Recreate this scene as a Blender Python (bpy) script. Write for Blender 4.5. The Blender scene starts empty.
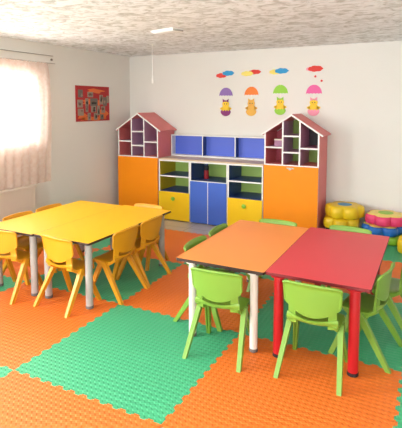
import bpy, bmesh, math, random
from mathutils import Vector, Matrix
random.seed(7)
S = bpy.context.scene
COL = S.collection
PI = math.pi

# ------------------------------------------------------------------ materials
def lin(c):
    c = c / 255.0
    return c / 12.92 if c <= 0.04045 else ((c + 0.055) / 1.055) ** 2.4

def rgb(r, g, b):
    return (lin(r), lin(g), lin(b), 1.0)

def mat(name, col, rough=0.5, spec=0.5, metal=0.0, vary=0.04, vscale=6.0, bump=0.0, bscale=60.0, coat=0.0):
    m = bpy.data.materials.new(name)
    m.use_nodes = True
    nt = m.node_tree
    b = nt.nodes['Principled BSDF']
    b.inputs['Roughness'].default_value = rough
    b.inputs['Metallic'].default_value = metal
    b.inputs['Specular IOR Level'].default_value = spec
    if coat:
        b.inputs['Coat Weight'].default_value = coat
        b.inputs['Coat Roughness'].default_value = 0.2
    tc = nt.nodes.new('ShaderNodeTexCoord')
    n = nt.nodes.new('ShaderNodeTexNoise')
    n.inputs['Scale'].default_value = vscale
    n.inputs['Detail'].default_value = 4
    nt.links.new(tc.outputs['Object'], n.inputs['Vector'])
    r = nt.nodes.new('ShaderNodeMapRange')
    r.inputs['To Min'].default_value = 1 - vary
    r.inputs['To Max'].default_value = 1 + vary
    nt.links.new(n.outputs['Fac'], r.inputs['Value'])
    h = nt.nodes.new('ShaderNodeHueSaturation')
    h.inputs['Color'].default_value = col
    nt.links.new(r.outputs['Result'], h.inputs['Value'])
    nt.links.new(h.outputs['Color'], b.inputs['Base Color'])
    if bump:
        n2 = nt.nodes.new('ShaderNodeTexNoise')
        n2.inputs['Scale'].default_value = bscale
        n2.inputs['Detail'].default_value = 3
        nt.links.new(tc.outputs['Object'], n2.inputs['Vector'])
        bp = nt.nodes.new('ShaderNodeBump')
        bp.inputs['Strength'].default_value = bump
        bp.inputs['Distance'].default_value = 0.01
        nt.links.new(n2.outputs['Fac'], bp.inputs['Height'])
        nt.links.new(bp.outputs['Normal'], b.inputs['Normal'])
    return m

def mat_foam(name, col):
    """EVA foam with an embossed lozenge pattern (surface relief as a bump)."""
    m = mat(name, col, rough=0.48, spec=0.42, vary=0.05, vscale=3.0)
    nt = m.node_tree
    b = nt.nodes['Principled BSDF']
    g = nt.nodes.new('ShaderNodeNewGeometry')
    mp = nt.nodes.new('ShaderNodeMapping')
    mp.inputs['Rotation'].default_value = (0, 0, math.radians(45))
    k = math.pi / 0.023
    mp.inputs['Scale'].default_value = (k, k, k)
    nt.links.new(g.outputs['Position'], mp.inputs['Vector'])
    sx = nt.nodes.new('ShaderNodeSeparateXYZ')
    nt.links.new(mp.outputs['Vector'], sx.inputs['Vector'])
    sn = []
    for ax in 'XY':
        q = nt.nodes.new('ShaderNodeMath'); q.operation = 'SINE'
        nt.links.new(sx.outputs[ax], q.inputs[0])
        sn.append(q)
    pr = nt.nodes.new('ShaderNodeMath'); pr.operation = 'MULTIPLY'
    nt.links.new(sn[0].outputs[0], pr.inputs[0])
    nt.links.new(sn[1].outputs[0], pr.inputs[1])
    mr = nt.nodes.new('ShaderNodeMapRange'); mr.interpolation_type = 'SMOOTHSTEP'
    mr.inputs['From Min'].default_value = -0.45
    mr.inputs['From Max'].default_value = 0.45
    nt.links.new(pr.outputs[0], mr.inputs['Value'])
    bp = nt.nodes.new('ShaderNodeBump')
    bp.inputs['Strength'].default_value = 0.8
    bp.inputs['Distance'].default_value = 0.0026
    nt.links.new(mr.outputs['Result'], bp.inputs['Height'])
    nt.links.new(bp.outputs['Normal'], b.inputs['Normal'])
    return m

def mat_ceiling():
    m = bpy.data.materials.new('ceiling_plaster')
    m.use_nodes = True
    nt = m.node_tree
    b = nt.nodes['Principled BSDF']
    b.inputs['Roughness'].default_value = 0.8
    tc = nt.nodes.new('ShaderNodeTexCoord')
    mp = nt.nodes.new('ShaderNodeMapping')
    mp.inputs['Scale'].default_value = (0.75, 1.0, 1)
    nt.links.new(tc.outputs['Object'], mp.inputs['Vector'])
    n = nt.nodes.new('ShaderNodeTexNoise')
    n.inputs['Scale'].default_value = 11
    n.inputs['Detail'].default_value = 5
    n.inputs['Roughness'].default_value = 0.62
    n.inputs['Distortion'].default_value = 1.2
    nt.links.new(mp.outputs['Vector'], n.inputs['Vector'])
    cr = nt.nodes.new('ShaderNodeValToRGB')
    cr.color_ramp.elements[0].position = 0.36
    cr.color_ramp.elements[0].color = rgb(198, 199, 195)
    cr.color_ramp.elements[1].position = 0.56
    cr.color_ramp.elements[1].color = rgb(250, 252, 254)
    nt.links.new(n.outputs['Fac'], cr.inputs['Fac'])
    nt.links.new(cr.outputs['Color'], b.inputs['Base Color'])
    bp = nt.nodes.new('ShaderNodeBump')
    bp.inputs['Strength'].default_value = 0.5
    bp.inputs['Distance'].default_value = 0.012
    nt.links.new(n.outputs['Fac'], bp.inputs['Height'])
    nt.links.new(bp.outputs['Normal'], b.inputs['Normal'])
    return m

def mat_floor_tile():
    m = bpy.data.materials.new('floor_tile')
    m.use_nodes = True
    nt = m.node_tree
    b = nt.nodes['Principled BSDF']
    b.inputs['Roughness'].default_value = 0.25
    tc = nt.nodes.new('ShaderNodeTexCoord')
    br = nt.nodes.new('ShaderNodeTexBrick')
    br.offset = 0
    br.inputs['Color1'].default_value = rgb(196, 184, 172)
    br.inputs['Color2'].default_value = rgb(190, 178, 168)
    br.inputs['Mortar'].default_value = rgb(160, 148, 138)
    br.inputs['Scale'].default_value = 1
    br.inputs['Brick Width'].default_value = 0.45
    br.inputs['Row Height'].default_value = 0.45
    br.inputs['Mortar Size'].default_value = 0.004
    nt.links.new(tc.outputs['Object'], br.inputs['Vector'])
    nt.links.new(br.outputs['Color'], b.inputs['Base Color'])
    return m

def mat_curtain():
    m = bpy.data.materials.new('sheer_curtain')
    m.use_nodes = True
    nt = m.node_tree
    for n in list(nt.nodes):
        nt.nodes.remove(n)
    out = nt.nodes.new('ShaderNodeOutputMaterial')
    tr = nt.nodes.new('ShaderNodeBsdfTransparent')
    tl = nt.nodes.new('ShaderNodeBsdfTranslucent')
    df = nt.nodes.new('ShaderNodeBsdfDiffuse')
    tl.inputs['Color'].default_value = rgb(250, 222, 208)
    tc = nt.nodes.new('ShaderNodeTexCoord')
    n = nt.nodes.new('ShaderNodeTexNoise')
    n.inputs['Scale'].default_value = 22
    n.inputs['Detail'].default_value = 4
    nt.links.new(tc.outputs['Object'], n.inputs['Vector'])
    cr = nt.nodes.new('ShaderNodeValToRGB')
    cr.color_ramp.elements[0].position = 0.35
    cr.color_ramp.elements[0].color = rgb(234, 202, 186)
    cr.color_ramp.elements[1].position = 0.65
    cr.color_ramp.elements[1].color = rgb(246, 226, 216)
    nt.links.new(n.outputs['Fac'], cr.inputs['Fac'])
    nt.links.new(cr.outputs['Color'], df.inputs['Color'])
    m1 = nt.nodes.new('ShaderNodeMixShader')
    m1.inputs['Fac'].default_value = 0.45
    nt.links.new(df.outputs[0], m1.inputs[1])
    nt.links.new(tl.outputs[0], m1.inputs[2])
    m2 = nt.nodes.new('ShaderNodeMixShader')
    m2.inputs['Fac'].default_value = 0.42
    nt.links.new(m1.outputs[0], m2.inputs[1])
    nt.links.new(tr.outputs[0], m2.inputs[2])
    nt.links.new(m2.outputs[0], out.inputs['Surface'])
    return m

def mat_pane():
    m = bpy.data.materials.new('window_pane')
    m.use_nodes = True
    nt = m.node_tree
    for n in list(nt.nodes):
        nt.nodes.remove(n)
    out = nt.nodes.new('ShaderNodeOutputMaterial')
    tr = nt.nodes.new('ShaderNodeBsdfTransparent')
    tr.inputs['Color'].default_value = (0.95, 0.97, 0.97, 1)
    gl = nt.nodes.new('ShaderNodeBsdfGlossy')
    gl.inputs['Roughness'].default_value = 0.03
    mx = nt.nodes.new('ShaderNodeMixShader')
    mx.inputs['Fac'].default_value = 0.06
    nt.links.new(tr.outputs[0], mx.inputs[1])
    nt.links.new(gl.outputs[0], mx.inputs[2])
    nt.links.new(mx.outputs[0], out.inputs['Surface'])
    return m

M = dict(
    wall=mat('wall_paint', rgb(229, 225, 218), rough=0.7, spec=0.25, vary=0.02, vscale=2, bump=0.12, bscale=90),
    white=mat('white_laminate', rgb(238, 236, 232), rough=0.4, vary=0.01),
    pvc=mat('white_pvc', rgb(240, 240, 238), rough=0.35, vary=0.01),
    rail=mat('rail_plastic', rgb(222, 214, 204), rough=0.45, vary=0.02),
    rail_dark=mat('rail_slot', rgb(120, 110, 100), rough=0.6),
    radiator=mat('radiator_enamel', rgb(214, 200, 184), rough=0.45, vary=0.02),
    orange_mat=mat_foam('orange_foam', rgb(234, 116, 42)),
    green_mat=mat_foam('green_foam', rgb(72, 174, 124)),
    yellow_top=mat('yellow_laminate', rgb(246, 184, 8), rough=0.42, spec=0.35, vary=0.015, bump=0.02, bscale=200),
    orange_top=mat('orange_laminate', rgb(252, 148, 62), rough=0.4, vary=0.015, bump=0.02, bscale=200),
    red_top=mat('red_laminate', rgb(222, 58, 68), rough=0.4, vary=0.015, bump=0.02, bscale=200),
    dark_edge=mat('dark_edge_band', rgb(58, 38, 28), rough=0.6, vary=0.3, vscale=40),
    red_edge=mat('maroon_edge_band', rgb(122, 26, 30), rough=0.5, vary=0.1, vscale=40),
    underside=mat('table_underside', rgb(150, 110, 70), rough=0.7),
    grey_leg=mat('grey_painted_steel', rgb(172, 166, 160), rough=0.35, vary=0.03),
    white_leg=mat('cream_painted_steel', rgb(226, 216, 204), rough=0.35, vary=0.03),
    red_leg=mat('red_painted_steel', rgb(186, 22, 30), rough=0.3, vary=0.03),
    rubber=mat('black_rubber', rgb(28, 26, 26), rough=0.7),
    grey_rubber=mat('grey_rubber', rgb(105, 100, 96), rough=0.7),
    yellow_chair=mat('yellow_plastic', rgb(220, 150, 26), rough=0.38, vary=0.03),
    green_chair=mat('lime_plastic', rgb(120, 158, 54), rough=0.38, vary=0.03),
    pink=mat('pink_laminate', rgb(224, 120, 120), rough=0.45, vary=0.02),
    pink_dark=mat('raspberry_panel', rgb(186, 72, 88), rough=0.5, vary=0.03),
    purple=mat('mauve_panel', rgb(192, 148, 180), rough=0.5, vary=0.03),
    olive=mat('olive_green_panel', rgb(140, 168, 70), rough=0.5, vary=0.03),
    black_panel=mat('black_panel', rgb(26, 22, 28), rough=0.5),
    orange_door=mat('orange_door_laminate', rgb(248, 142, 0), rough=0.5, spec=0.3, vary=0.015),
    yellow_door=mat('yellow_door_laminate', rgb(248, 200, 10), rough=0.4, vary=0.015),
    blue_door=mat('blue_door_laminate', rgb(66, 104, 200), rough=0.4, vary=0.015),
    blue_panel=mat('blue_back_panel', rgb(84, 108, 214), rough=0.5, vary=0.02),
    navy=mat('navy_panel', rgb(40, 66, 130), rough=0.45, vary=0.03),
    lime_panel=mat('lime_back_panel', rgb(166, 196, 96), rough=0.5, vary=0.02),
    yellow_panel=mat('yellow_side_panel', rgb(206, 176, 30), rough=0.5, vary=0.02),
    beech=mat('beech_worktop', rgb(214, 190, 158), rough=0.4, vary=0.06, vscale=14),
    lime_knob=mat('lime_knob_plastic', rgb(140, 196, 50), rough=0.3),
    metal=mat('brushed_metal', rgb(190, 185, 178), rough=0.3, metal=0.9),
    foam_yellow=mat('yellow_vinyl', rgb(232, 196, 24), rough=0.42, vary=0.03),
    foam_pink=mat('pink_vinyl', rgb(226, 60, 112), rough=0.42, vary=0.03),
    foam_blue=mat('blue_vinyl', rgb(20, 104, 190), rough=0.42, vary=0.03),
    foam_green=mat('green_vinyl', rgb(140, 190, 44), rough=0.42, vary=0.03),
    foam_shadow=mat('shadow_dark_vinyl', rgb(26, 28, 44), rough=0.5, vary=0.03),  # shadow under the cushion stack put into the base colour
    foam_cream=mat('pale_yellow_vinyl', rgb(240, 212, 110), rough=0.42, vary=0.03),
    dot_blue=mat('blue_dot_vinyl', rgb(20, 128, 176), rough=0.4),
    curtain=mat_curtain(), pane=mat_pane(), ceiling=mat_ceiling(), floor=mat_floor_tile(),
)
for k, c in dict(d_violet=(142, 108, 178), d_orange=(243, 128, 40), d_lime=(150, 208, 60), d_pink=(230, 98, 160),
                 d_red=(220, 52, 40), d_blue=(36, 150, 208), d_yellow=(244, 224, 110), d_chick=(248, 204, 40),
                 d_purple=(136, 40, 110), d_amber=(236, 178, 70), d_rose=(238, 150, 170), d_black=(40, 30, 24),
                 d_cream=(246, 236, 214), poster_red=(176, 36, 40), poster_orange=(222, 110, 50),
                 photo_grey=(110, 100, 92), photo_dark=(44, 38, 38), photo_pale=(150, 134, 118), photo_brown=(112, 76, 60),
                 bottle_red=(150, 24, 36), bottle_cap=(70, 82, 110), bottle_dark=(30, 30, 50), box_lilac=(176, 130, 158)).items():
    M[k] = mat(k.replace('d_', 'card_'), rgb(*c), rough=0.6, vary=0.05, vscale=20)

# ------------------------------------------------------------------ object helpers
def link(name, bm, mats, parent=None, smooth=False, loc=None):
    me = bpy.data.meshes.new(name)
    bmesh.ops.recalc_face_normals(bm, faces=bm.faces)
    bm.to_mesh(me)
    bm.free()
    if not isinstance(mats, (list, tuple)):
        mats = [mats]
    for m in mats:
        me.materials.append(M[m])
    if smooth:
        for p in me.polygons:
            p.use_smooth = True
    o = bpy.data.objects.new(name, me)
    COL.objects.link(o)
    if parent:
        o.parent = parent
    if loc:
        o.location = loc
    return o

def bevel(o, w=0.003, seg=2, ang=35):
    b = o.modifiers.new('Bevel', 'BEVEL')
    b.width = w
    b.segments = seg
    b.limit_method = 'ANGLE'
    b.angle_limit = math.radians(ang)
    return o

def smooth_by_angle(o, ang=40):
    for p in o.data.polygons:
        p.use_smooth = True
    o.data.set_sharp_from_angle(angle=math.radians(ang))
    return o

def thing(name, label, cat, loc=(0, 0, 0), rz=0.0, group=None):
    o = bpy.data.objects.new(name, None)
    COL.objects.link(o)
    o.empty_display_size = 0.05
    o.location = loc
    o.rotation_euler = (0, 0, rz)
    return tag(o, label, cat, group)

def tag(o, label, cat, group=None):
    o['label'] = label
    o['category'] = cat
    if group:
        o['group'] = group
    return o

def struct(o, label, cat):
    o['kind'] = 'structure'
    o['label'] = label
    o['category'] = cat
    return o

def copy_tree(src, parent=None):
    c = src.copy()
    COL.objects.link(c)
    c.parent = parent
    for ch in list(src.children):
        copy_tree(ch, c)
    return c

def box(bm, x0, x1, y0, y1, z0, z1, mi=0, front=None):
    """Axis box; `front` gives the -Y face its own material slot."""
    v = [bm.verts.new(p) for p in ((x0, y0, z0), (x1, y0, z0), (x1, y1, z0), (x0, y1, z0),
                                   (x0, y0, z1), (x1, y0, z1), (x1, y1, z1), (x0, y1, z1))]
    fs = [(0, 3, 2, 1), (4, 5, 6, 7), (0, 1, 5, 4), (1, 2, 6, 5), (2, 3, 7, 6), (3, 0, 4, 7)]
    for i, f in enumerate(fs):
        fa = bm.faces.new([v[k] for k in f])
        fa.material_index = front if (front is not None and i == 2) else mi
    return v

def prism(bm, pts, axis, a, b, mi=0, mi_cap=None):
    """Closed outline pts (2-D) extruded from a to b along axis ('x','y','z')."""
    def P(p, t):
        if axis == 'y':
            return (p[0], t, p[1])
        if axis == 'x':
            return (t, p[0], p[1])
        return (p[0], p[1], t)
    A = [bm.verts.new(P(p, a)) for p in pts]
    B = [bm.verts.new(P(p, b)) for p in pts]
    n = len(pts)
    f1 = bm.faces.new(A)
    f2 = bm.faces.new(list(reversed(B)))
    f1.material_index = f2.material_index = mi if mi_cap is None else mi_cap
    for i in range(n):
        f = bm.faces.new((A[i], B[i], B[(i + 1) % n], A[(i + 1) % n]))
        f.material_index = mi

def loft(bm, rings, caps=True, mi=0, closed=True):
    R = [[bm.verts.new(p) for p in r] for r in rings]
    n = len(R[0])
    for a, b in zip(R[:-1], R[1:]):
        for i in range(n if closed else n - 1):
            f = bm.faces.new((a[i], a[(i + 1) % n], b[(i + 1) % n], b[i]))
            f.material_index = mi
    if caps:
        bm.faces.new(list(reversed(R[0]))).material_index = mi
        bm.faces.new(R[-1]).material_index = mi
    return R

def lathe(bm, prof, cx=0, cy=0, n=20, mi=0):
    loft(bm, [[(cx + r * math.cos(2 * PI * k / n), cy + r * math.sin(2 * PI * k / n), z) for k in range(n)]
              for r, z in prof], True, mi)

def slab(bm, fn, nu, nv, th):
    """Shell: fn(u,v)->Vector for u,v in 0..1, thickness th along its normal; closed all round."""
    P = [[Vector(fn(i / nu, j / nv)) for j in range(nv + 1)] for i in range(nu + 1)]
    def nrm(i, j):
        a = P[min(i + 1, nu)][j] - P[max(i - 1, 0)][j]
        b = P[i][min(j + 1, nv)] - P[i][max(j - 1, 0)]
        return a.cross(b).normalized()
    T = [[bm.verts.new(P[i][j] + nrm(i, j) * th / 2) for j in range(nv + 1)] for i in range(nu + 1)]
    B = [[bm.verts.new(P[i][j] - nrm(i, j) * th / 2) for j in range(nv + 1)] for i in range(nu + 1)]
    for i in range(nu):
        for j in range(nv):
            bm.faces.new((T[i][j], T[i + 1][j], T[i + 1][j + 1], T[i][j + 1]))
            bm.faces.new((B[i][j], B[i][j + 1], B[i + 1][j + 1], B[i + 1][j]))
    for i in range(nu):
        bm.faces.new((T[i][0], B[i][0], B[i + 1][0], T[i + 1][0]))
        bm.faces.new((T[i][nv], T[i + 1][nv], B[i + 1][nv], B[i][nv]))
    for j in range(nv):
        bm.faces.new((T[0][j], T[0][j + 1], B[0][j + 1], B[0][j]))
        bm.faces.new((T[nu][j], B[nu][j], B[nu][j + 1], T[nu][j + 1]))

def tube(bm, pts, r, n=8, mi=0):
    pts = [Vector(p) for p in pts]
    rings = []
    for i, p in enumerate(pts):
        d = (pts[min(i + 1, len(pts) - 1)] - pts[max(i - 1, 0)]).normalized()
        a = Vector((0, 0, 1)) if abs(d.z) < 0.9 else Vector((1, 0, 0))
        x = d.cross(a).normalized()
        y = d.cross(x).normalized()
        rings.append([p + x * r * math.cos(2 * PI * k / n) + y * r * math.sin(2 * PI * k / n) for k in range(n)])
    loft(bm, rings, True, mi)

# ------------------------------------------------------------------ the room
XL, XR, YB, YR, H = -4.08, 1.7, 5.66, -2.0, 2.26
T = 0.16

bm = bmesh.new(); box(bm, XL - T, XR + T, YR - T, YB + T, -0.12, 0)
struct(link('floor', bm, 'floor'), 'pale grey-beige tiled floor seen before the cabinets', 'floor')
bm = bmesh.new(); box(bm, XL - T, XR + T, YR - T, YB + T, H, H + 0.12)
struct(link('ceiling', bm, 'ceiling'), 'white ceiling with rough swirled plaster texture', 'ceiling')
bm = bmesh.new(); box(bm, XL - T, XR + T, YB, YB + T, 0, H)
struct(link('wall_back', bm, 'wall'), 'off-white back wall with chick stickers', 'wall')
bm = bmesh.new(); box(bm, XR, XR + T, YR, YB, 0, H)
struct(link('wall_right', bm, 'wall'), 'off-white right wall', 'wall')

def wall_with_holes(name, axis, a, b, lo, hi, holes, label):
    """axis 'x': wall plane at x from a to b, running lo..hi along y, with (s0,s1,z0,z1) holes."""
    bm = bmesh.new()
    def bx(s0, s1, z0, z1):
        if axis == 'x':
            box(bm, a, b, s0, s1, z0, z1)
        else:
            box(bm, s0, s1, a, b, z0, z1)
    c = lo
    for s0, s1, z0, z1 in sorted(holes):
        bx(c, s0, 0, H)
        bx(s0, s1, 0, z0)
        bx(s0, s1, z1, H)
        c = s1
    bx(c, hi, 0, H)
    return struct(link(name, bm, 'wall'), label, 'wall')

W1 = (2.35, 3.80, 1.12, 1.87)
W2 = (-0.90, 1.30, 0.95, 1.95)
W3 = (-3.4, -1.4, 0.85, 2.05)
W4 = (-0.9, 1.2, 0.85, 2.05)
wall_with_holes('wall_left', 'x', XL - T, XL, YR, YB, [W1, W2], 'off-white left wall with the curtained window')
wall_with_holes('wall_rear', 'y', YR - T, YR, XL, XR, [W3, W4], 'off-white wall behind the camera with two windows')

def window(name, axis, plane, w, label):
    s0, s1, z0, z1 = w
    bm = bmesh.new()
    d0, d1 = plane - 0.11, plane - 0.05
    f = 0.05
    def bx(b_, a0, a1, c0, c1, e0=d0, e1=d1):
        if axis == 'x':
            box(b_, e0, e1, a0, a1, c0, c1)
        else:
            box(b_, a0, a1, e0, e1, c0, c1)
    bx(bm, s0, s1, z0, z0 + f); bx(bm, s0, s1, z1 - f, z1)
    bx(bm, s0, s0 + f, z0 + f, z1 - f); bx(bm, s1 - f, s1, z0 + f, z1 - f)
    m = (s0 + s1) / 2
    bx(bm, m - 0.04, m + 0.04, z0 + f, z1 - f)
    bx(bm, s0, s1, z0 + 0.001, z0 + 0.02, plane - 0.05, plane + 0.03)
    o = bevel(link(name, bm, 'pvc'), 0.004)
    struct(o, label, 'window')
    for a0, a1 in ((s0 + f, m - 0.04), (m + 0.04, s1 - f)):
        pb = bmesh.new()
        bx(pb, a0, a1, z0 + f, z1 - f, plane - 0.084, plane - 0.078)
        link('pane', pb, 'pane', o)
    return o
window('window_1', 'x', XL, W1, 'bright window behind the sheer curtain on left wall')
window('window_2', 'x', XL, W2, 'second window of the left wall, nearer the camera')
window('window_3', 'y', YR, W3, 'left window of the wall behind the camera')
window('window_4', 'y', YR, W4, 'right window of the wall behind the camera')

# ------------------------------------------------------------------ puzzle mats
MX0, MY0, MS, MSY, MT = -2.112, 1.755, 1.003, 0.999, 0.012
NT = 24
def edge_pts(length, sign):
    """Interlocking dovetail edge from 0 to length along s, offset n."""
    p = length / NT
    pts = [(0.0, 0.0)]
    a = 0.0095
    for k in range(NT):
        s = k * p
        if k in (0, NT - 1):
            pass
        sg = sign if k % 2 == 0 else -sign
        c = s + p / 2
        wi, wo = p * 0.36, p * 0.42
        if k == 0:
            pts += [(c + wo * 0.7, 0.0 + 0 * sg)]
            continue
        if k == NT - 1:
            pts += [(c - wo * 0.7, 0.0)]
            continue
        pts += [(c - wi, 0.0 + a * 0.0), (c - wo, a * sg), (c + wo, a * sg), (c + wi, 0.0)]
    pts.append((length, 0.0))
    return pts

def mat_outline(x0, x1, y0, y1, straight=()):
    g = 0.0008
    out = []
    def seg(side):
        if side == 'S':
            q = [(0, 0), (1, 0)] if side in straight else edge_pts(x1 - x0, 1)
            return [(x0 + s * ((x1 - x0) if side in straight else 1), y0 + n) for s, n in q]
        if side == 'N':
            q = [(0, 0), (1, 0)] if side in straight else edge_pts(x1 - x0, 1)
            return [(x0 + s * ((x1 - x0) if side in straight else 1), y1 + n) for s, n in q][::-1]
        if side == 'E':
            q = [(0, 0), (1, 0)] if side in straight else edge_pts(y1 - y0, 1)
            return [(x1 + n, y0 + s * ((y1 - y0) if side in straight else 1)) for s, n in q]
        q = [(0, 0), (1, 0)] if side in straight else edge_pts(y1 - y0, 1)
        return [(x0 + n, y0 + s * ((y1 - y0) if side in straight else 1)) for s, n in q][::-1]
    for sd in 'SENW':
        out += seg(sd)[:-1]
    cl = []
    for p in out:
        if not cl or (Vector(p) - Vector(cl[-1])).length > 1e-5:
            cl.append(p)
    cx, cy = (x0 + x1) / 2, (y0 + y1) / 2
    k = 1 - g
    return [(cx + (p[0] - cx) * k, cy + (p[1] - cy) * k) for p in cl]

mats_spec = {
    (0, 0): 'green foam puzzle mat in the open foreground left of the front green chairs',
    (1, 0): 'orange foam puzzle mat in right foreground under the red table front leg',
    (-1, 0): 'orange foam puzzle mat under the front edge of the yellow tables',
    (-2, 0): 'green foam puzzle mat at left frame edge beside the yellow chairs feet',
    (0, -1): 'orange foam puzzle mat filling the bottom left corner of the photo',
    (-1, -1): 'green foam puzzle mat of which only one corner shows at lower left edge',
    (2, 0): 'green foam puzzle mat showing as a sliver at lower right frame edge',
    (-2, 1): 'orange foam puzzle mat left of the yellow tables near the radiator',
    (-1, 1): 'green foam puzzle mat in shade beneath the yellow tables',
    (0, 1): 'orange foam puzzle mat in the gap between yellow tables and orange table',
    (1, 1): 'green foam puzzle mat in shade beneath the orange and red tables',
    (-2, 2): 'green foam puzzle mat in the far left corner behind the yellow tables',
    (-1, 2): 'orange foam puzzle mat between the yellow tables and the cabinet row',
    (0, 2): 'green foam puzzle mat behind the orange table before the yellow drawer cabinet',
    (1, 2): 'orange foam puzzle mat behind the red table, before the flower cushions',
    (1, 3): 'green foam puzzle mat under the flower cushion stacks by the back wall',
}
for (i, j), lab in mats_spec.items():
    x0, y0 = MX0 + i * MS, MY0 + j * MSY
    x1, y1 = x0 + MS, y0 + MSY
    st = []
    if i == -2:
        x0 = XL + 0.09; st.append('W')
    if j == 3:
        y1 = YB - 0.012; st.append('N')
        st.append('W')
    bm = bmesh.new()
    prism(bm, mat_outline(x0, x1, y0, y1, st), 'z', 0.0, MT)
    cx, cy = (x0 + x1) / 2, (y0 + y1) / 2
    bmesh.ops.translate(bm, verts=bm.verts, vec=(-cx, -cy, 0))
    o = link('foam_puzzle_mat', bm, 'green_mat' if (i + j) % 2 == 0 else 'orange_mat', loc=(cx, cy, 0))
    tag(o, lab, 'floor mat', 'interlocking foam mats on the floor')

# ------------------------------------------------------------------ tables
def table(x0, x1, y0, y1, top, edge, leg, foot, label, inset=0.065, chip=False, insL=None, insR=None, group=None, r=0.025, insY=0.075):
    zt, th = 0.54, 0.018
    cx, cy = (x0 + x1) / 2, (y0 + y1) / 2
    t = thing('classroom_table', label, 'table', (cx, cy, MT), 0, group)
    hx, hy = (x1 - x0) / 2, (y1 - y0) / 2
    pts = []
    cr = 0.012
    for sx, sy, a0 in ((1, -1, -90), (1, 1, 0), (-1, 1, 90), (-1, -1, 180)):
        for k in range(4):
            a = math.radians(a0 + k * 30)
            pts.append((sx * (hx - cr) + cr * math.cos(a), sy * (hy - cr) + cr * math.sin(a)))
    bm = bmesh.new()
    z0, z1 = zt - th - MT, zt - MT
    A = [bm.verts.new((p[0], p[1], z0)) for p in pts]
    B = [bm.verts.new((p[0], p[1], z1)) for p in pts]
    bm.faces.new(B).material_index = 0
    bm.faces.new(A[::-1]).material_index = 2
    n = len(pts)
    for i in range(n):
        bm.faces.new((A[i], A[(i + 1) % n], B[(i + 1) % n], B[i])).material_index = 1
    bevel(link('tabletop', bm, [top, edge, 'underside'], t), 0.0008, 1)
    if chip:   # ragged, chipped edge band along the near side
        bm = bmesh.new()
        low, x = [], -hx + 0.01
        while x < hx - 0.02:
            w = random.uniform(0.008, 0.035)
            d = random.choice((0.001, 0.002, 0.005, 0.009))
            low += [(x, z0 - d), (min(x + w, hx - 0.012), z0 - d)]
            x += w + 0.002
        prism(bm, low + [(hx - 0.01, z1 - 0.003), (-hx + 0.01, z1 - 0.003)], 'y', -hy - 0.0015, -hy + 0.004)
        link('edge_band', bm, edge, t)
    for sx in (-1, 1):
        ins = (insL if sx < 0 else insR) or inset
        for sy in (-1, 1):
            lx, ly = sx * (hx - ins), sy * (hy - insY)
            bm = bmesh.new()
            lathe(bm, [(r, 0.02), (r, z0 - 0.006), (r + 0.02, z0 - 0.006), (r + 0.02, z0 - 0.0005)], lx, ly, 20)
            lg = smooth_by_angle(link('leg', bm, leg, t))
            bm = bmesh.new()
            lathe(bm, [(r - 0.003, 0.0), (r + 0.002, 0.004), (r + 0.002, 0.022), (r - 0.002, 0.024)], lx, ly, 20)
            smooth_by_angle(link('foot_cap', bm, foot, lg))
    return t

table(-3.297, -2.7507, 2.500, 3.665, 'yellow_top', 'dark_edge', 'grey_leg', 'grey_rubber',
      'yellow-topped table standing on the left, nearest the curtained window', insR=0.068, r=0.028)
table(-2.7500, -2.200, 2.515, 3.695, 'yellow_top', 'dark_edge', 'grey_leg', 'grey_rubber',
      'yellow-topped table with grey legs, on the aisle side of the pair', insL=0.068, r=0.028)
table(-1.484, -0.8725, 2.542, 3.665, 'orange_top', 'dark_edge', 'white_leg', 'grey_rubber',
      'orange-topped table with cream legs and chipped dark edge', insL=0.108, insR=0.074, chip=True, insY=0.036)
table(-0.8720, -0.266, 2.562, 3.705, 'red_top', 'red_edge', 'red_leg', 'rubber',
      'red-topped table with thick red legs, on the right', insL=0.078, insR=0.088, r=0.030, insY=0.033)

# ------------------------------------------------------------------ chairs
def leg_bm(p0, p1, w0, d0, w1, d1, out):
    """Tapered U-channel bar from top p0 to foot p1; open side faces `out`."""
    p0, p1 = Vector(p0), Vector(p1)
    bm = bmesh.new()
    rings = []
    N = 6
    for k in range(N + 1):
        t = k / N
        p = p0.lerp(p1, t)
        w = w0 + (w1 - w0) * t
        d = d0 + (d1 - d0) * t
        x = Vector((1, 0, 0)); y = Vector((0, 1, 0))
        g = d * 0.35 if t < 0.93 else 0.001
        wi = w * 0.22
        s = out
        ring = [(-w / 2, -d / 2), (w / 2, -d / 2), (w / 2, d / 2), (wi, d / 2), (wi, d / 2 - g), (-wi, d / 2 - g), (-wi, d / 2), (-w / 2, d / 2)]
        rings.append([(p.x + a, p.y + s * b, p.z) for a, b in ring])
    loft(bm, rings)
    return bm

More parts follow.
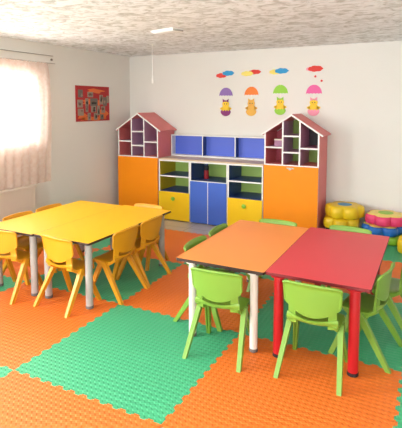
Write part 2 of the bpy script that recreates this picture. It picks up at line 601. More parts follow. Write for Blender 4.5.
def make_chair(color):
    c = 'yellow_chair' if color == 'yellow' else 'green_chair'
    t = bpy.data.objects.new('school_chair', None)
    COL.objects.link(t)
    t.empty_display_size = 0.05
    # seat: scooped pan, rolled-down front, rear wall rising to the grip slot
    prof = [(-0.106, 0.337), (-0.103, 0.328), (-0.093, 0.317), (-0.070, 0.308), (-0.035, 0.302), (0.02, 0.301),
            (0.075, 0.305), (0.112, 0.306), (0.134, 0.300), (0.146, 0.284), (0.149, 0.268)]
    def seat(u, v):
        f = v * (len(prof) - 1)
        i = min(int(f), len(prof) - 2)
        a = f - i
        y = prof[i][0] * (1 - a) + prof[i + 1][0] * a
        z = prof[i][1] * (1 - a) + prof[i + 1][1] * a
        s = u * 2 - 1
        hw = 0.147 - 0.012 * abs(v - 0.45)
        edge = abs(s) ** 6
        z += 0.010 * s * s * (1 - max(0, v - 0.7) * 2) - edge * 0.012
        if v < 0.35:
            k = 1 - v / 0.35
            y += 0.030 * s * s * k
            z += 0.022 * s * s * k
        if v > 0.8:
            y -= 0.012 * s * s * (v - 0.8) / 0.2
        return (s * hw, y, z)
    bm = bmesh.new()
    slab(bm, seat, 16, 20, 0.009)
    smooth_by_angle(link('seat', bm, c, t), 60)
    bm = bmesh.new()      # skirt under the pan that ties the legs together
    for sx in (-1, 1):   # deep side gusset, a shallow V in profile
        a, b = (0.116, 0.140) if sx > 0 else (-0.140, -0.116)
        prism(bm, [(-0.092, 0.322), (-0.07, 0.296), (0.0, 0.252), (0.07, 0.252), (0.112, 0.286), (0.112, 0.302), (-0.03, 0.302), (-0.08, 0.330)], 'x', a, b)
    box(bm, -0.116, 0.116, 0.090, 0.106, 0.276, 0.301)
    bevel(link('seat_skirt', bm, c, t), 0.006, 3)
    # backrest: curved panel with bowed lower edge, rolled top lip
    def back(u, v):
        s = u * 2 - 1
        hw = 0.153 + 0.007 * v
        zb = 0.356 + 0.064 * s * s
        zt = 0.549 - 0.006 * s * s - 0.007 * abs(s) ** 24
        z = zb + (zt - zb) * v
        y = -0.104 - 0.014 * v + 0.022 * s * s
        if v > 0.86:
            y -= 0.010 * ((v - 0.86) / 0.14) ** 2
        return (s * hw, y, z)
    bm = bmesh.new()
    slab(bm, back, 18, 14, 0.010)
    # thick rolled rim around top and sides
    rim = [back(0.004, v / 10) for v in range(1, 10)] + [back(u / 18, 0.985) for u in range(0, 19)] + [back(0.996, v / 10) for v in range(9, 0, -1)]
    tube(bm, rim, 0.0085, 8)
    # side posts joining the backrest to the pan on either side of the grip slot
    for s in (-1, 1):
        q = []
        for k in range(6):
            a = k / 5
            z = 0.300 + 0.128 * a
            hw = 0.030 - 0.006 * a
            cx, cy = s * 0.118, -0.080 - 0.010 * a
            q.append([(cx - hw / 1, cy - 0.008, z), (cx + hw / 1.6, cy + 0.004, z), (cx + hw / 1.6, cy + 0.016, z), (cx - hw / 1, cy + 0.006, z)]
                     if s > 0 else
                     [(cx - hw / 1.6, cy + 0.004, z), (cx + hw, cy - 0.008, z), (cx + hw, cy + 0.006, z), (cx - hw / 1.6, cy + 0.016, z)])
        loft(bm, q)
    smooth_by_angle(link('backrest', bm, c, t), 60)
    for s in (-1, 1):
        bm = leg_bm((s * 0.144, 0.018, 0.300), (s * 0.174, -0.172, 0.0), 0.032, 0.048, 0.025, 0.030, 1)
        bevel(link('leg', bm, c, t), 0.004, 2)
        bm = leg_bm((s * 0.119, 0.050, 0.300), (s * 0.160, 0.172, 0.0), 0.030, 0.044, 0.025, 0.030, -1)
        bevel(link('leg', bm, c, t), 0.004, 2)
    return t

protos = {k: make_chair(k) for k in ('yellow', 'green')}
used = set()
def chair(color, x, y, deg, label, group):
    p = protos[color]
    o = p if color not in used else copy_tree(p)
    used.add(color)
    o.location = (x, y, MT)
    o.rotation_euler = (0, 0, math.radians(deg))
    tag(o, label, 'chair', group)

GY, GG = 'yellow chairs around the yellow tables', 'green chairs around the orange and red tables'
chair('yellow', -3.030, 2.540, 2, 'yellow plastic chair at table front, partly cut by the left frame edge', GY)
chair('yellow', -2.472, 2.585, -5, 'yellow plastic chair with its back to the camera at the aisle-side yellow table', GY)
chair('yellow', -3.215, 2.865, -90, 'yellow plastic chair on the window side, nearer the camera, only its rim showing', GY)
chair('yellow', -3.215, 3.240, -90, 'yellow plastic chair on the window side, nearer the back wall, rim above table', GY)
chair('yellow', -2.262, 2.925, 90, 'yellow plastic chair on the aisle side, nearer the camera, showing its back', GY)
chair('yellow', -2.262, 3.302, 90, 'yellow plastic chair on the aisle side beside the rear grey table leg', GY)
chair('yellow', -2.480, 3.622, 180, 'yellow plastic chair at the far end of the yellow table facing the camera', GY)
chair('green', -1.128, 2.500, 3, 'lime green chair tucked under the near edge of the orange table', GG)
chair('green', -0.563, 2.552, 0, 'lime green chair tucked under the near edge of the red table', GG)
chair('green', -1.412, 2.880, -90, 'lime green chair at the left side of the orange table, nearer the camera', GG)
chair('green', -1.412, 3.276, -90, 'lime green chair at the left side of the orange table, nearer the cabinets', GG)
chair('green', -1.150, 3.600, 180, 'lime green chair at the far edge of the orange table before the orange door', GG)
chair('green', -0.572, 3.650, 176, 'lime green chair at the far edge of the red table before the yellow cushions', GG)
chair('green', -0.318, 2.914, 81, 'lime green chair at the right side of the red table, showing its curled rim', GG)
chair('green', -0.212, 3.292, 84, 'lime green chair cut by the right frame edge behind its neighbour', GG)

# ------------------------------------------------------------------ house cabinets
F, D = 5.21, 5.645
def house(x0, x1, label, backs, left_face, knob):
    w = x1 - x0
    cx = (x0 + x1) / 2
    t = thing('house_cabinet', label, 'cabinet', (cx, F, 0), 0, 'house-shaped cabinets against the back wall')
    h = w / 2
    th = 0.018
    d = D - F
    ze, zp, zd = 1.205, 1.418, 0.826
    slope = (zp - ze) / h
    def roof_z(x):
        return zp - slope * abs(x)
    # carcass: sides, bottom, middle deck, plinth; white edge banding on the front faces
    for s, nm in ((-1, 'side_panel'), (1, 'side_panel')):
        bm = bmesh.new()
        a, b = (-h, -h + th) if s < 0 else (h - th, h)
        prism(bm, [(a, 0.0), (b, 0.0), (b, roof_z(b) - 0.001), (a, roof_z(a) - 0.001)], 'y', 0.0, d)
        for f in bm.faces:
            f.normal_update()
            f.material_index = 1 if f.calc_center_median().y < 1e-4 else 0
        o = link(nm, bm, ['pink', 'white'], t)
    bm = bmesh.new()
    box(bm, -h + th, h - th, 0.004, d, 0.03, 0.048)
    link('bottom_panel', bm, 'pink', t)
    bm = bmesh.new()
    box(bm, -h + th, h - th, 0.02, 0.035, 0.0, 0.03)
    link('plinth', bm, 'pink', t)
    bm = bmesh.new()
    box(bm, -h + th, h - th, 0.0, d, zd, zd + th, 0, 1)
    link('deck_panel', bm, ['pink', 'white'], t)
    # two uprights split the loft into three columns; the middle one rises into the gable
    c1, c2 = -h + w * 0.345, -h + w * 0.655
    for c in (c1, c2):
        bm = bmesh.new()
        prism(bm, [(c - th / 2, zd + th), (c + th / 2, zd + th), (c + th / 2, roof_z(c + th / 2) - 0.002), (c - th / 2, roof_z(c - th / 2) - 0.002)], 'y', 0.0, d - 0.02)
        for f in bm.faces:
            f.material_index = 1 if f.calc_center_median().y < 1e-4 else 0
        link('divider', bm, ['purple', 'white'], t)
    for a, b, zs in ((-h + th, c1 - th / 2, (1.034,)), (c1 + th / 2, c2 - th / 2, (0.980, 1.172)), (c2 + th / 2, h - th, (1.034,))):
        for z in zs:
            bm = bmesh.new()
            box(bm, a, b, 0.0, d - 0.02, z, z + th, 0, 1)
            link('shelf', bm, ['purple', 'white'], t)
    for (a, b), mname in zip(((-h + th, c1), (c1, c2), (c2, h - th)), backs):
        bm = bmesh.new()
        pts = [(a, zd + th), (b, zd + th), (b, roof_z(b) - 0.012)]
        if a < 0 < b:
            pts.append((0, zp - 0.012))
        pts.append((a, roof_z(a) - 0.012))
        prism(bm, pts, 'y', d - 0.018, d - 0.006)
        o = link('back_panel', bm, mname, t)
    # roof: two slabs, white front edge
    ov = 0.034
    for s in (-1, 1):
        bm = bmesh.new()
        xe = s * (h + ov)
        ze2 = zp - slope * (h + ov)
        n = Vector((s * slope, 0, 1)).normalized() * 0.018
        P = [(0, zp), (xe, ze2), (xe + n.x, ze2 + n.z), (0, zp + 0.018 / math.cos(math.atan(slope)))]
        prism(bm, P, 'y', -0.006, d)
        for f in bm.faces:
            f.material_index = 1 if f.calc_center_median().y < 0 else 0
        link('roof_panel', bm, ['pink', 'white'], t)
    # orange front door
    bm = bmesh.new()
    box(bm, -h + 0.002, h - 0.002, -0.018, -0.001, 0.035, zd + 0.004)
    dr = bevel(link('door', bm, 'orange_door', t), 0.002)
    if knob:
        bm = bmesh.new()
        prism(bm, [(0.0 + 0.016 * math.cos(2 * PI * k / 14), zd - 0.03 + 0.011 * math.sin(2 * PI * k / 14)) for k in range(14)], 'y', -0.040, -0.018)
        box(bm, -0.045, 0.045, -0.022, -0.018, zd - 0.026, zd - 0.012)
        bevel(link('handle', bm, 'metal', dr), 0.002)
    return t
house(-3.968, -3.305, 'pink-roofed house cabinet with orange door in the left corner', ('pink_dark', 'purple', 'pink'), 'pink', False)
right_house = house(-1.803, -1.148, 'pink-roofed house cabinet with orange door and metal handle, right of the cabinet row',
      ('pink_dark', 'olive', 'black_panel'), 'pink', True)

# ------------------------------------------------------------------ low cabinet row
def low_unit(x0, x1, label, kind, left_mat):
    cx = (x0 + x1) / 2
    h = (x1 - x0) / 2
    th = 0.018
    d = D - F
    zt = 0.815
    t = thing('low_cabinet', label, 'cabinet', (cx, F, 0), 0, 'low cabinets in the row between the houses')
    for s in (-1, 1):
        bm = bmesh.new()
        a, b = (-h + 0.001, -h + th) if s < 0 else (h - th, h - 0.001)
        box(bm, a, b, 0, d, 0, zt, 0, 1)
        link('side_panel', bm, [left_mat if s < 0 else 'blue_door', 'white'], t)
    bm = bmesh.new()
    box(bm, -h + th, h - th, 0, d, zt - th, zt, 0, 1)
    link('top_panel', bm, ['white', 'white'], t)
    bm = bmesh.new()
    box(bm, -h + th, h - th, d - 0.016, d - 0.004, 0.05, zt - th)
    link('back_panel', bm, 'lime_panel', t)
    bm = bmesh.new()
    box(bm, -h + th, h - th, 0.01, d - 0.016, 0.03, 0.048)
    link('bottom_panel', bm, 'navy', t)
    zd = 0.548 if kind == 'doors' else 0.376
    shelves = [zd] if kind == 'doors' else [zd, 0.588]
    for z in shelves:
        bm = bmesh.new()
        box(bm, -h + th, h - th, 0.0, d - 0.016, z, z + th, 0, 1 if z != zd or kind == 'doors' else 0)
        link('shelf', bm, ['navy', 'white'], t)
    if kind == 'doors':
        for s in (-1, 1):
            bm = bmesh.new()
            a, b = (-h + 0.012, -0.003) if s < 0 else (0.003, h - 0.012)
            box(bm, a, b, -0.018, -0.001, 0.012, zd + 0.008)
            bevel(link('door', bm, 'blue_door', t), 0.002)
        bm = bmesh.new()
        box(bm, -0.004, 0.004, -0.0195, -0.0005, 0.012, zd + 0.006)
        link('edge_strip', bm, 'white', t)
    else:
        bm = bmesh.new()
        box(bm, -h + 0.006, h - 0.006, -0.018, -0.001, 0.012, zd + 0.012)
        dr = bevel(link('door', bm, 'yellow_door', t), 0.002)
        bm = bmesh.new()
        n = 16
        rings = []
        for y, r in ((-0.018, 0.010), (-0.026, 0.010), (-0.030, 0.025), (-0.040, 0.028), (-0.047, 0.018), (-0.049, 0.001)):
            rings.append([(r * math.cos(2 * PI * k / n), y, zd - 0.075 + r * math.sin(2 * PI * k / n)) for k in range(n)])
        loft(bm, rings)
        smooth_by_angle(link('knob', bm, 'lime_knob', dr), 50)
    return t
RX = (-3.296, -2.818, -2.280, -1.812)
low_unit(RX[0], RX[1], 'low cabinet with yellow door and two open shelves, beside the left house', 'door', 'yellow_panel')
low_unit(RX[1], RX[2], 'low cabinet with two blue doors and one open shelf holding a bottle', 'doors', 'navy')
low_unit(RX[2], RX[3], 'low cabinet with yellow door and two open shelves, beside the right house', 'door', 'navy')
bm = bmesh.new(); box(bm, RX[0] + 0.001, RX[3] - 0.001, F - 0.004, D, 0.816, 0.834)
tag(bevel(link('worktop', bm, 'beech'), 0.002), 'pale wood worktop lying across the low cabinet row', 'worktop')

# upper shelf box with three blue compartments
SF = 5.53
t = thing('upper_shelf', 'white-framed shelf box with three blue compartments on the worktop', 'shelf', ((RX[0] + RX[3]) / 2, SF, 0.8345))
hw = (RX[3] - RX[0]) / 2 - 0.004
sd, sh, th = D - SF, 0.300, 0.014
bm = bmesh.new()
box(bm, -hw, hw, 0, sd, 0, th + 0.006); box(bm, -hw, hw, 0, sd, sh - th, sh)
box(bm, -hw, -hw + th, 0, sd, th, sh - th); box(bm, hw - th, hw, 0, sd, th, sh - th)
link('frame', bm, 'white', t)
e = [-hw + th, -0.316, 0.128, hw - th]
xs = [-hw, -2.975 + 2.554 - 0.0, 0, hw]
def at_x(px_x):  # world x -> local
    return px_x - (RX[0] + RX[3]) / 2
dv = [at_x(-2.795), at_x(-2.315)]
for x in dv:
    bm = bmesh.new(); box(bm, x - th / 2, x + th / 2, 0, sd - 0.012, th, sh - th, 0, 1)
    link('divider', bm, ['navy', 'white'], t)
ed = [-hw + th] + dv + [hw - th]
for a, b in zip(ed[:-1], ed[1:]):
    bm = bmesh.new(); box(bm, a, b, sd - 0.012, sd - 0.004, th, sh - th)
    link('back_panel', bm, 'blue_panel', t)

# bottle on the open shelf of the middle unit
t = thing('bottle', 'dark bottle with red body on open shelf above blue doors', 'bottle', (-2.675, F + 0.20, 0.5665))
bm = bmesh.new(); lathe(bm, [(0.030, 0), (0.034, 0.005), (0.034, 0.105), (0.030, 0.115)], n=18)
smooth_by_angle(link('body', bm, 'bottle_red', t))
bm = bmesh.new(); lathe(bm, [(0.030, 0.115), (0.033, 0.12), (0.033, 0.165), (0.022, 0.178)], n=18)
smooth_by_angle(link('shoulder', bm, 'bottle_dark', t))
bm = bmesh.new(); lathe(bm, [(0.022, 0.178), (0.026, 0.18), (0.026, 0.205), (0.020, 0.212)], n=18)
smooth_by_angle(link('cap', bm, 'bottle_cap', t))
# small box in the right house
t = thing('small_box', 'small lilac cardboard box in the right house cabinet, left column', 'box', (-1.665, F + 0.12, 1.0525), 0.15)
bm = bmesh.new(); box(bm, -0.045, 0.045, -0.03, 0.03, 0, 0.068)
bevel(link('carton', bm, 'box_lilac', t), 0.002)
bm = bmesh.new(); box(bm, -0.047, 0.047, -0.032, 0.032, 0.0685, 0.085)
bevel(link('lid', bm, 'd_cream', t), 0.002)
# olive back panel of the right house's lower right cell
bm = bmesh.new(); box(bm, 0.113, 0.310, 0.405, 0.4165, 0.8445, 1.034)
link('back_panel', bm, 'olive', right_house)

# ------------------------------------------------------------------ flower cushions
def flower(x, y, z, r, h, body, face, centre, label, rot=0.0, petals=6, amp=0.21):
    t = thing('flower_cushion', label, 'cushion', (x, y, z), rot, 'flower-shaped cushions stacked by the back wall')
    n = 72
    def ring(k, zz):
        return [(k * r * (1 - amp + amp * abs(math.cos(petals * a / 2)) ** 0.8) * math.cos(a),
                 k * r * (1 - amp + amp * abs(math.cos(petals * a / 2)) ** 0.8) * math.sin(a), zz)
                for a in [2 * PI * i / n for i in range(n)]]
    bm = bmesh.new()
    prof = [(0.84, 0.0), (0.93, 0.006), (0.98, 0.020), (1.0, h * 0.5), (0.98, h - 0.022), (0.93, h - 0.008), (0.84, h), (0.5, h + 0.001)]
    loft(bm, [ring(k, zz) for k, zz in prof], True)
    smooth_by_angle(link('body', bm, body, t), 60)
    if face:
        bm = bmesh.new()
        loft(bm, [ring(0.90, h - 0.004), ring(0.86, h + 0.003), ring(0.5, h + 0.008)])
        smooth_by_angle(link('top_panel', bm, face, t), 60)
    if centre:
        bm = bmesh.new()
        zc = h + (0.006 if face else -0.001)
        lathe(bm, [(0.36 * r, zc), (0.35 * r, zc + 0.006), (0.25 * r, zc + 0.009)], n=28)
        smooth_by_angle(link('centre_disc', bm, centre, t), 60)
    return t
flower(-0.900, 5.400, MT, 0.19, 0.118, 'foam_shadow', None, None, 'assumed flower cushion, coloured dark as shadow, at the bottom of the stack beside the house', 0.2)  # assumed base cushion, its dark colour stands in for the shadow there
flower(-0.912, 5.400, MT + 0.119, 0.216, 0.125, 'foam_yellow', None, None, 'yellow flower cushion without a dot, under the blue-dotted one', 0.62)
flower(-0.885, 5.415, MT + 0.245, 0.222, 0.138, 'foam_yellow', None, 'dot_blue', 'yellow flower cushion with blue centre on top of the stack by the house', 0.1)
flower(-0.440, 5.435, MT, 0.205, 0.098, 'foam_green', None, None, 'green flower cushion at the bottom of the stack beneath blue cushion', 0.3)
flower(-0.472, 5.420, MT + 0.099, 0.222, 0.104, 'foam_blue', 'foam_cream', None, 'blue flower cushion in the middle beneath the pink one', 0.15)
flower(-0.440, 5.425, MT + 0.212, 0.224, 0.110, 'foam_pink', 'foam_cream', 'foam_green', 'pink flower cushion with yellow top and green centre', 0.4)
flower(-0.115, 5.15, MT, 0.19, 0.15, 'foam_yellow', None, None, 'yellow flower cushion at right frame edge beside the green one', 0.5)

# ------------------------------------------------------------------ wall stickers
def disc_pts(cx, cz, rx, rz, n=24, a0=0, a1=360):
    return [(cx + rx * math.cos(math.radians(a0 + (a1 - a0) * k / n)), cz + rz * math.sin(math.radians(a0 + (a1 - a0) * k / n)))
            for k in range(n + (0 if a1 - a0 == 360 else 1))]
def card(name, outlines, m, parent, layer, th=0.003):
    bm = bmesh.new()
    for pts in outlines:
        prism(bm, pts, 'y', -layer * th, -(layer - 1) * th)
    return link(name, bm, m, parent)
def cloud_pts(cx, cz, w, h):
    n = 48
    return [(cx + w / 2 * (0.88 + 0.12 * abs(math.cos(3.5 * a))) * math.cos(a), cz + h / 2 * (0.85 + 0.15 * abs(math.cos(3.5 * a))) * math.sin(a))
            for a in [2 * PI * k / n for k in range(n)]]
def chick(x, cap, shell, bow, label, zoff=0.0, amber=False):
    t = thing('chick_sticker', label, 'wall sticker', (x, YB, 1.40 + zoff), 0, 'chick stickers on the back wall')
    up = [(0.098 * math.cos(math.radians(a)), 0.262 + 0.116 * math.sin(math.radians(a))) for a in range(0, 181, 12)]
    for k in range(5, 0, -1):      # scalloped lower rim
        c = -0.098 + 0.0392 * (5 - k) + 0.0196
        up += [(c + 0.0196 * math.cos(math.radians(a)), 0.262 + 0.012 * math.sin(math.radians(a))) for a in range(150, 29, -30)]
    card('umbrella', [up], cap, t, 1)
    card('umbrella_handle', [[(-0.003, 0.10), (0.003, 0.10), (0.003, 0.268), (-0.003, 0.268)],
                             [(-0.004, 0.374), (0.004, 0.374), (0.002, 0.394), (-0.002, 0.394)]], 'd_cream', t, 1)
    card('body', [disc_pts(0, 0.088, 0.064, 0.058)], 'd_amber' if amber else 'd_chick', t, 2)
    card('wing', [disc_pts(-0.062, 0.098, 0.022, 0.016)], 'd_amber' if amber else 'd_chick', t, 2)
    card('wing', [disc_pts(0.062, 0.098, 0.022, 0.016)], 'd_amber' if amber else 'd_chick', t, 2)
    card('head', [disc_pts(0, 0.160, 0.050, 0.044)], 'd_amber' if amber else 'd_chick', t, 3)
    card('eye', [disc_pts(-0.016, 0.160, 0.006, 0.008, 12)], 'd_black', t, 4)
    card('eye', [disc_pts(0.016, 0.160, 0.006, 0.008, 12)], 'd_black', t, 4)
    card('beak', [[(-0.009, 0.146), (0.009, 0.146), (0, 0.136)]], 'd_orange', t, 4)
    card('bow', [[(0, 0.197), (-0.044, 0.228), (-0.040, 0.180)], [(0, 0.197), (0.040, 0.180), (0.044, 0.228)], disc_pts(0, 0.198, 0.010, 0.010, 12)], bow, t, 4)
    sh = [(0.074 * math.cos(math.radians(a)), 0.060 + 0.064 * math.sin(math.radians(a))) for a in range(180, 361, 12)]
    zig = []
    for k in range(1, 8):
        zig.append((0.074 - 0.148 * k / 8, 0.060 + (0.020 if k % 2 else 0.0)))
    card('egg_shell', [sh + zig], shell, t, 3)
    return t
chick(-2.507, 'd_violet', 'd_purple', 'd_purple', 'yellow chick sticker under a violet umbrella, leftmost, in purple egg shell')
chick(-2.143, 'd_orange', 'd_amber', 'd_amber', 'amber chick sticker under an orange umbrella on the back wall', 0.006, True)
chick(-1.752, 'd_lime', 'd_lime', 'd_lime', 'yellow chick sticker under a lime umbrella in a green egg shell', 0.022)
chick(-1.328, 'd_pink', 'd_rose', 'd_rose', 'yellow chick sticker under a pink umbrella above the right house', 0.015)
def cloud(x, z, parts, label):
    t = thing('cloud_sticker', label, 'wall sticker', (x, YB, z), 0, 'cloud stickers on the back wall')
    for k, (dx, dz, w, h, m) in enumerate(parts):
        card('cloud', [cloud_pts(dx, dz, w, h)], m, t, k + 1)
cloud(-2.52, 1.962, [(-0.055, -0.022, 0.165, 0.066, 'd_red'), (0.045, 0.006, 0.175, 0.070, 'd_blue')], 'red and blue cloud sticker above the violet umbrella')
cloud(-2.15, 1.960, [(0.05, 0.012, 0.175, 0.062, 'd_red'), (-0.055, -0.006, 0.175, 0.066, 'd_yellow')], 'yellow and red cloud sticker above the orange umbrella')
cloud(-1.765, 1.972, [(-0.06, -0.008, 0.165, 0.066, 'd_yellow'), (0.025, 0.002, 0.185, 0.072, 'd_blue')], 'blue and pale yellow cloud sticker above the lime umbrella')
cloud(-1.316, 1.986, [(-0.035, -0.002, 0.17, 0.056, 'd_rose'), (0.0, 0.0, 0.190, 0.076, 'd_red')], 'red cloud sticker above the pink umbrella')
for x, z, lab in ((-1.315, 1.893, 'tiny red dot sticker just below the red cloud'), (-1.238, 1.838, 'tiny red dot sticker right of and above the pink umbrella')):
    bm = bmesh.new(); prism(bm, disc_pts(0, 0, 0.014, 0.014, 16), 'y', -0.003, 0.0)
    tag(link('dot_sticker', bm, 'd_red', loc=(x, YB, z)), lab, 'wall sticker', 'dot stickers under the red cloud')

# ------------------------------------------------------------------ photo poster on the left wall
t = thing('photo_poster', 'red poster of small photographs on the left wall', 'poster', (XL, 4.82, 1.563))
bm = bmesh.new(); box(bm, 0.0, 0.008, -0.335, 0.335, -0.232, 0.232)
link('board', bm, 'poster_red', t)
bm = bmesh.new()
for (y, z, ry, rz) in ((0.05, 0.17, 0.20, 0.035), (-0.02, -0.20, 0.30, 0.03), (0.0, 0.02, 0.28, 0.05), (-0.22, -0.16, 0.10, 0.06), (0.2, -0.14, 0.12, 0.08)):
    prism(bm, [(y + ry * (0.8 + 0.2 * math.cos(5 * a)) * math.cos(a), z + rz * (0.8 + 0.2 * math.sin(4 * a)) * math.sin(a)) for a in [2 * PI * k / 30 for k in range(30)]], 'x', 0.0075, 0.009)
link('paper_swirl', bm, 'poster_orange', t)
ph = [(-0.25, 0.13, 0.09, 0.10), (-0.06, 0.12, 0.11, 0.07), (-0.26, 0.0, 0.10, 0.10), (0.01, 0.02, 0.15, 0.10), (0.16, 0.055, 0.07, 0.13),
      (0.24, 0.03, 0.08, 0.12), (0.30, 0.06, 0.05, 0.10), (-0.13, 0.02, 0.06, 0.10), (-0.25, -0.11, 0.11, 0.09), (-0.13, -0.06, 0.05, 0.10),
      (0.0, -0.07, 0.10, 0.09), (0.10, -0.09, 0.06, 0.13), (0.20, -0.08, 0.08, 0.09), (-0.09, -0.17, 0.06, 0.10), (0.04, -0.17, 0.07, 0.09), (0.17, -0.18, 0.07, 0.07)]
pm = ['photo_grey', 'photo_dark', 'photo_pale', 'photo_brown']
pick = [2, 0, 0, 2, 1, 2, 3, 1, 0, 3, 1, 1, 0, 1, 3, 2]
for k, (y, z, w, h_) in enumerate(ph):
    bm = bmesh.new(); box(bm, 0.008, 0.0105, y - w / 2, y + w / 2, z - h_ / 2, z + h_ / 2)
    p = link('photo', bm, 'photo_pale' if pick[k] != 2 else 'photo_grey', t)
    for q in range(3):
        bm = bmesh.new()
        a0, cy_, cz_ = random.uniform(0, 6), y + random.uniform(-0.22, 0.22) * w, z + random.uniform(-0.22, 0.22) * h_
        ra = random.uniform(0.15, 0.26)
        prism(bm, [(cy_ + w * ra * (1 + 0.25 * math.sin(3 * a + a0)) * math.cos(a), cz_ + h_ * ra * (1 + 0.25 * math.cos(2 * a + a0)) * math.sin(a)) for a in [2 * PI * r_ / 14 for r_ in range(14)]], 'x', 0.0105 + 0.0004 * q, 0.0112 + 0.0004 * q)
        link('printed_figure', bm, random.choice(pm), p)

# ------------------------------------------------------------------ curtain, rail, radiator
t = thing('curtain_rail', 'pale double curtain rail with screws above the window', 'curtain rail', (XL, 3.0, 2.03))
bm = bmesh.new()
box(bm, 0.0, 0.010, -1.1, 1.09, 0.005, 0.09)
link('back_plate', bm, 'wall', t)
bm = bmesh.new()
box(bm, 0.010, 0.03, -1.1, 1.09, 0.087, 0.095); box(bm, 0.010, 0.03, -1.1, 1.12, 0.000, 0.008)
bevel(link('track', bm, 'rail', t), 0.002)
bm = bmesh.new()
box(bm, 0.030, 0.032, -1.1, 1.09, 0.088, 0.093)
box(bm, 0.030, 0.032, -1.1, 1.12, 0.001, 0.005)
link('track_slot', bm, 'rail_dark', t)
for y in (0.33, 1.08):
    bm = bmesh.new()
    prism(bm, [(y + 0.013 * math.cos(2 * PI * k / 14), 0.048 + 0.013 * math.sin(2 * PI * k / 14)) for k in range(14)], 'x', 0.012, 0.022)
    link('screw', bm, 'rail_dark', t)

def curtain(u, v):
    y = 1.95 + 2.03 * u
    z = 2.028 - 1.375 * v
    top = math.exp(-v * 9)
    amp = 0.005 + 0.005 * v
    x = XL + 0.085 + amp * math.sin(2 * PI * 17 * u + 0.9 * math.sin(9 * u)) + 0.006 * math.sin(47 * u + 4 * v) + 0.010 * math.sin(v * 5 + u * 7) * v
    x -= 0.035 * top
    if v < 0.04:
        z += 0.006 * math.sin(2 * PI * 40 * u)
    y -= 0.035 * v * u
    if u > 0.93:
        y += 0.02 * math.sin(v * PI)
    return (x, y, z)
bm = bmesh.new()
nu, nv = 240, 36
V = [[bm.verts.new(curtain(i / nu, j / nv)) for j in range(nv + 1)] for i in range(nu + 1)]
for i in range(nu):
    for j in range(nv):
        bm.faces.new((V[i][j], V[i + 1][j], V[i + 1][j + 1], V[i][j + 1]))
c = link('curtain', bm, 'curtain', smooth=True)
tag(c, 'sheer pinkish white curtain hanging over the left window', 'curtain')

t = thing('radiator', 'pale panel radiator under the curtained window', 'radiator', (XL, 2.75, 0.12))
bm = bmesh.new()
n = 30
pts = []
for k in range(n * 4 + 1):
    y = -0.93 + 1.86 * k / (n * 4)
    pts.append((y, 0.105 + 0.0004 * math.cos(2 * PI * k / 4)))
outl = [(x, y) for y, x in pts]
prism(bm, [(0.03, -0.93)] + outl + [(0.03, 0.93)], 'z', 0.0, 0.50)
link('panel', bm, 'radiator', t)
bm = bmesh.new()
box(bm, 0.02, 0.118, -0.94, 0.94, 0.50, 0.525)
bevel(link('top_grille', bm, 'radiator', t), 0.006, 3)
bm = bmesh.new()
for y in (-0.6, 0.6):
    box(bm, 0.001, 0.03, y - 0.02, y + 0.02, 0.05, 0.45)
link('wall_bracket', bm, 'radiator', t)
bm = bmesh.new(); tube(bm, [(0.05, 0.93, 0.06), (0.05, 0.97, 0.06), (0.05, 0.99, 0.04), (0.05, 0.99, -0.12)], 0.010)
smooth_by_angle(link('pipe', bm, 'radiator', t))

# ------------------------------------------------------------------ ceiling lamp and hanging cord
t = thing('ceiling_light', 'flat white ceiling light on the plaster ceiling', 'ceiling light', (-2.315, 3.83, H), math.radians(-18))
bm = bmesh.new(); box(bm, -0.165, 0.165, -0.075, 0.075, -0.012, 0.0)
bevel(link('housing', bm, 'white', t), 0.003)
bm = bmesh.new()
prism(bm, [(-0.062, -0.012), (-0.056, -0.022), (-0.04, -0.027), (0.04, -0.027), (0.056, -0.022), (0.062, -0.012)], 'x', -0.15, 0.15)
smooth_by_angle(link('diffuser', bm, 'pvc', t), 50)
bm = bmesh.new(); box(bm, 0.1505, 0.162, -0.062, 0.062, -0.028, -0.012)
bevel(link('end_cap', bm, 'grey_leg', t), 0.003)

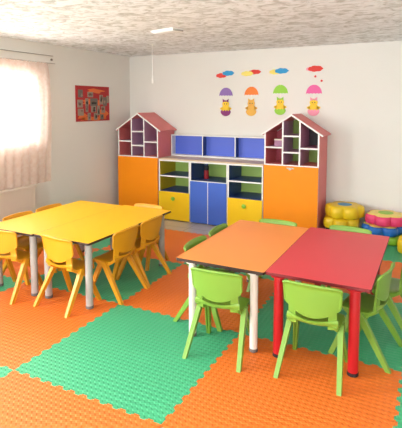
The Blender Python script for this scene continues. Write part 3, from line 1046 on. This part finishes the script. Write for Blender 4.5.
t = thing('hanging_cord', 'thin white cord with small pull hanging from the ceiling', 'cord', (-3.00, 4.62, H))
bm = bmesh.new(); tube(bm, [(0, 0, -0.004), (0, 0, -0.37)], 0.0035)
link('cord', bm, 'white', t)
bm = bmesh.new(); lathe(bm, [(0.012, -0.010), (0.016, -0.0005)], n=14)
link('ceiling_hook', bm, 'white', t)
bm = bmesh.new(); lathe(bm, [(0.005, -0.46), (0.011, -0.445), (0.010, -0.41), (0.006, -0.375), (0.004, -0.368)], n=12)
smooth_by_angle(link('pull', bm, 'white', t))

# ------------------------------------------------------------------ light: sky and daylight at the windows
w = bpy.data.worlds.new('World')
S.world = w
w.use_nodes = True
bg = w.node_tree.nodes['Background']
bg.inputs['Color'].default_value = (0.93, 0.97, 1.0, 1)
bg.inputs['Strength'].default_value = 5.0

def area(name, loc, rot, sx, sy, power, col=(1, 1, 1)):
    l = bpy.data.lights.new(name, 'AREA')
    l.shape = 'RECTANGLE'
    l.size, l.size_y = sx, sy
    l.energy = power
    l.color = col
    o = bpy.data.objects.new(name, l)
    COL.objects.link(o)
    o.location = loc
    o.rotation_euler = rot
    return o
R90 = PI / 2
TILT = math.radians(28)      # skylight falls steeply through the windows
area('daylight_window_one', (XL - 0.26, 3.07, 1.62), (0, -R90 + 0.25, 0), 0.7, 1.35, 62, (0.98, 0.985, 1.0))
area('daylight_window_two', (XL - 0.65, 0.2, 1.6), (0, -R90 + 0.1, 0), 1.3, 2.4, 360, (0.98, 0.985, 1.0))
area('daylight_window_three', (-2.4, YR - 0.65, 1.7), (R90 - 0.2, 0, 0), 2.2, 1.3, 150, (0.98, 0.985, 1.0))
area('daylight_window_four', (0.15, YR - 0.65, 1.7), (R90 - 0.2, 0, 0), 2.3, 1.3, 120, (0.98, 0.985, 1.0))

# ------------------------------------------------------------------ camera
cd = bpy.data.cameras.new('camera')
cam = bpy.data.objects.new('camera', cd)
COL.objects.link(cam)
cam.location = (0, 0, 1.54)
cam.rotation_euler = (math.radians(90 - 5.2), 0, math.radians(27))
cd.sensor_fit = 'HORIZONTAL'
cd.sensor_width = 36
cd.lens = 36 * 457 / 402
cd.shift_y = -67 / 402
cd.clip_start = 0.05
S.camera = cam

S.view_settings.view_transform = 'Standard'
S.view_settings.look = 'None'
S.view_settings.gamma = 1
S.view_settings.use_curve_mapping = False
S.view_settings.exposure = 0.08
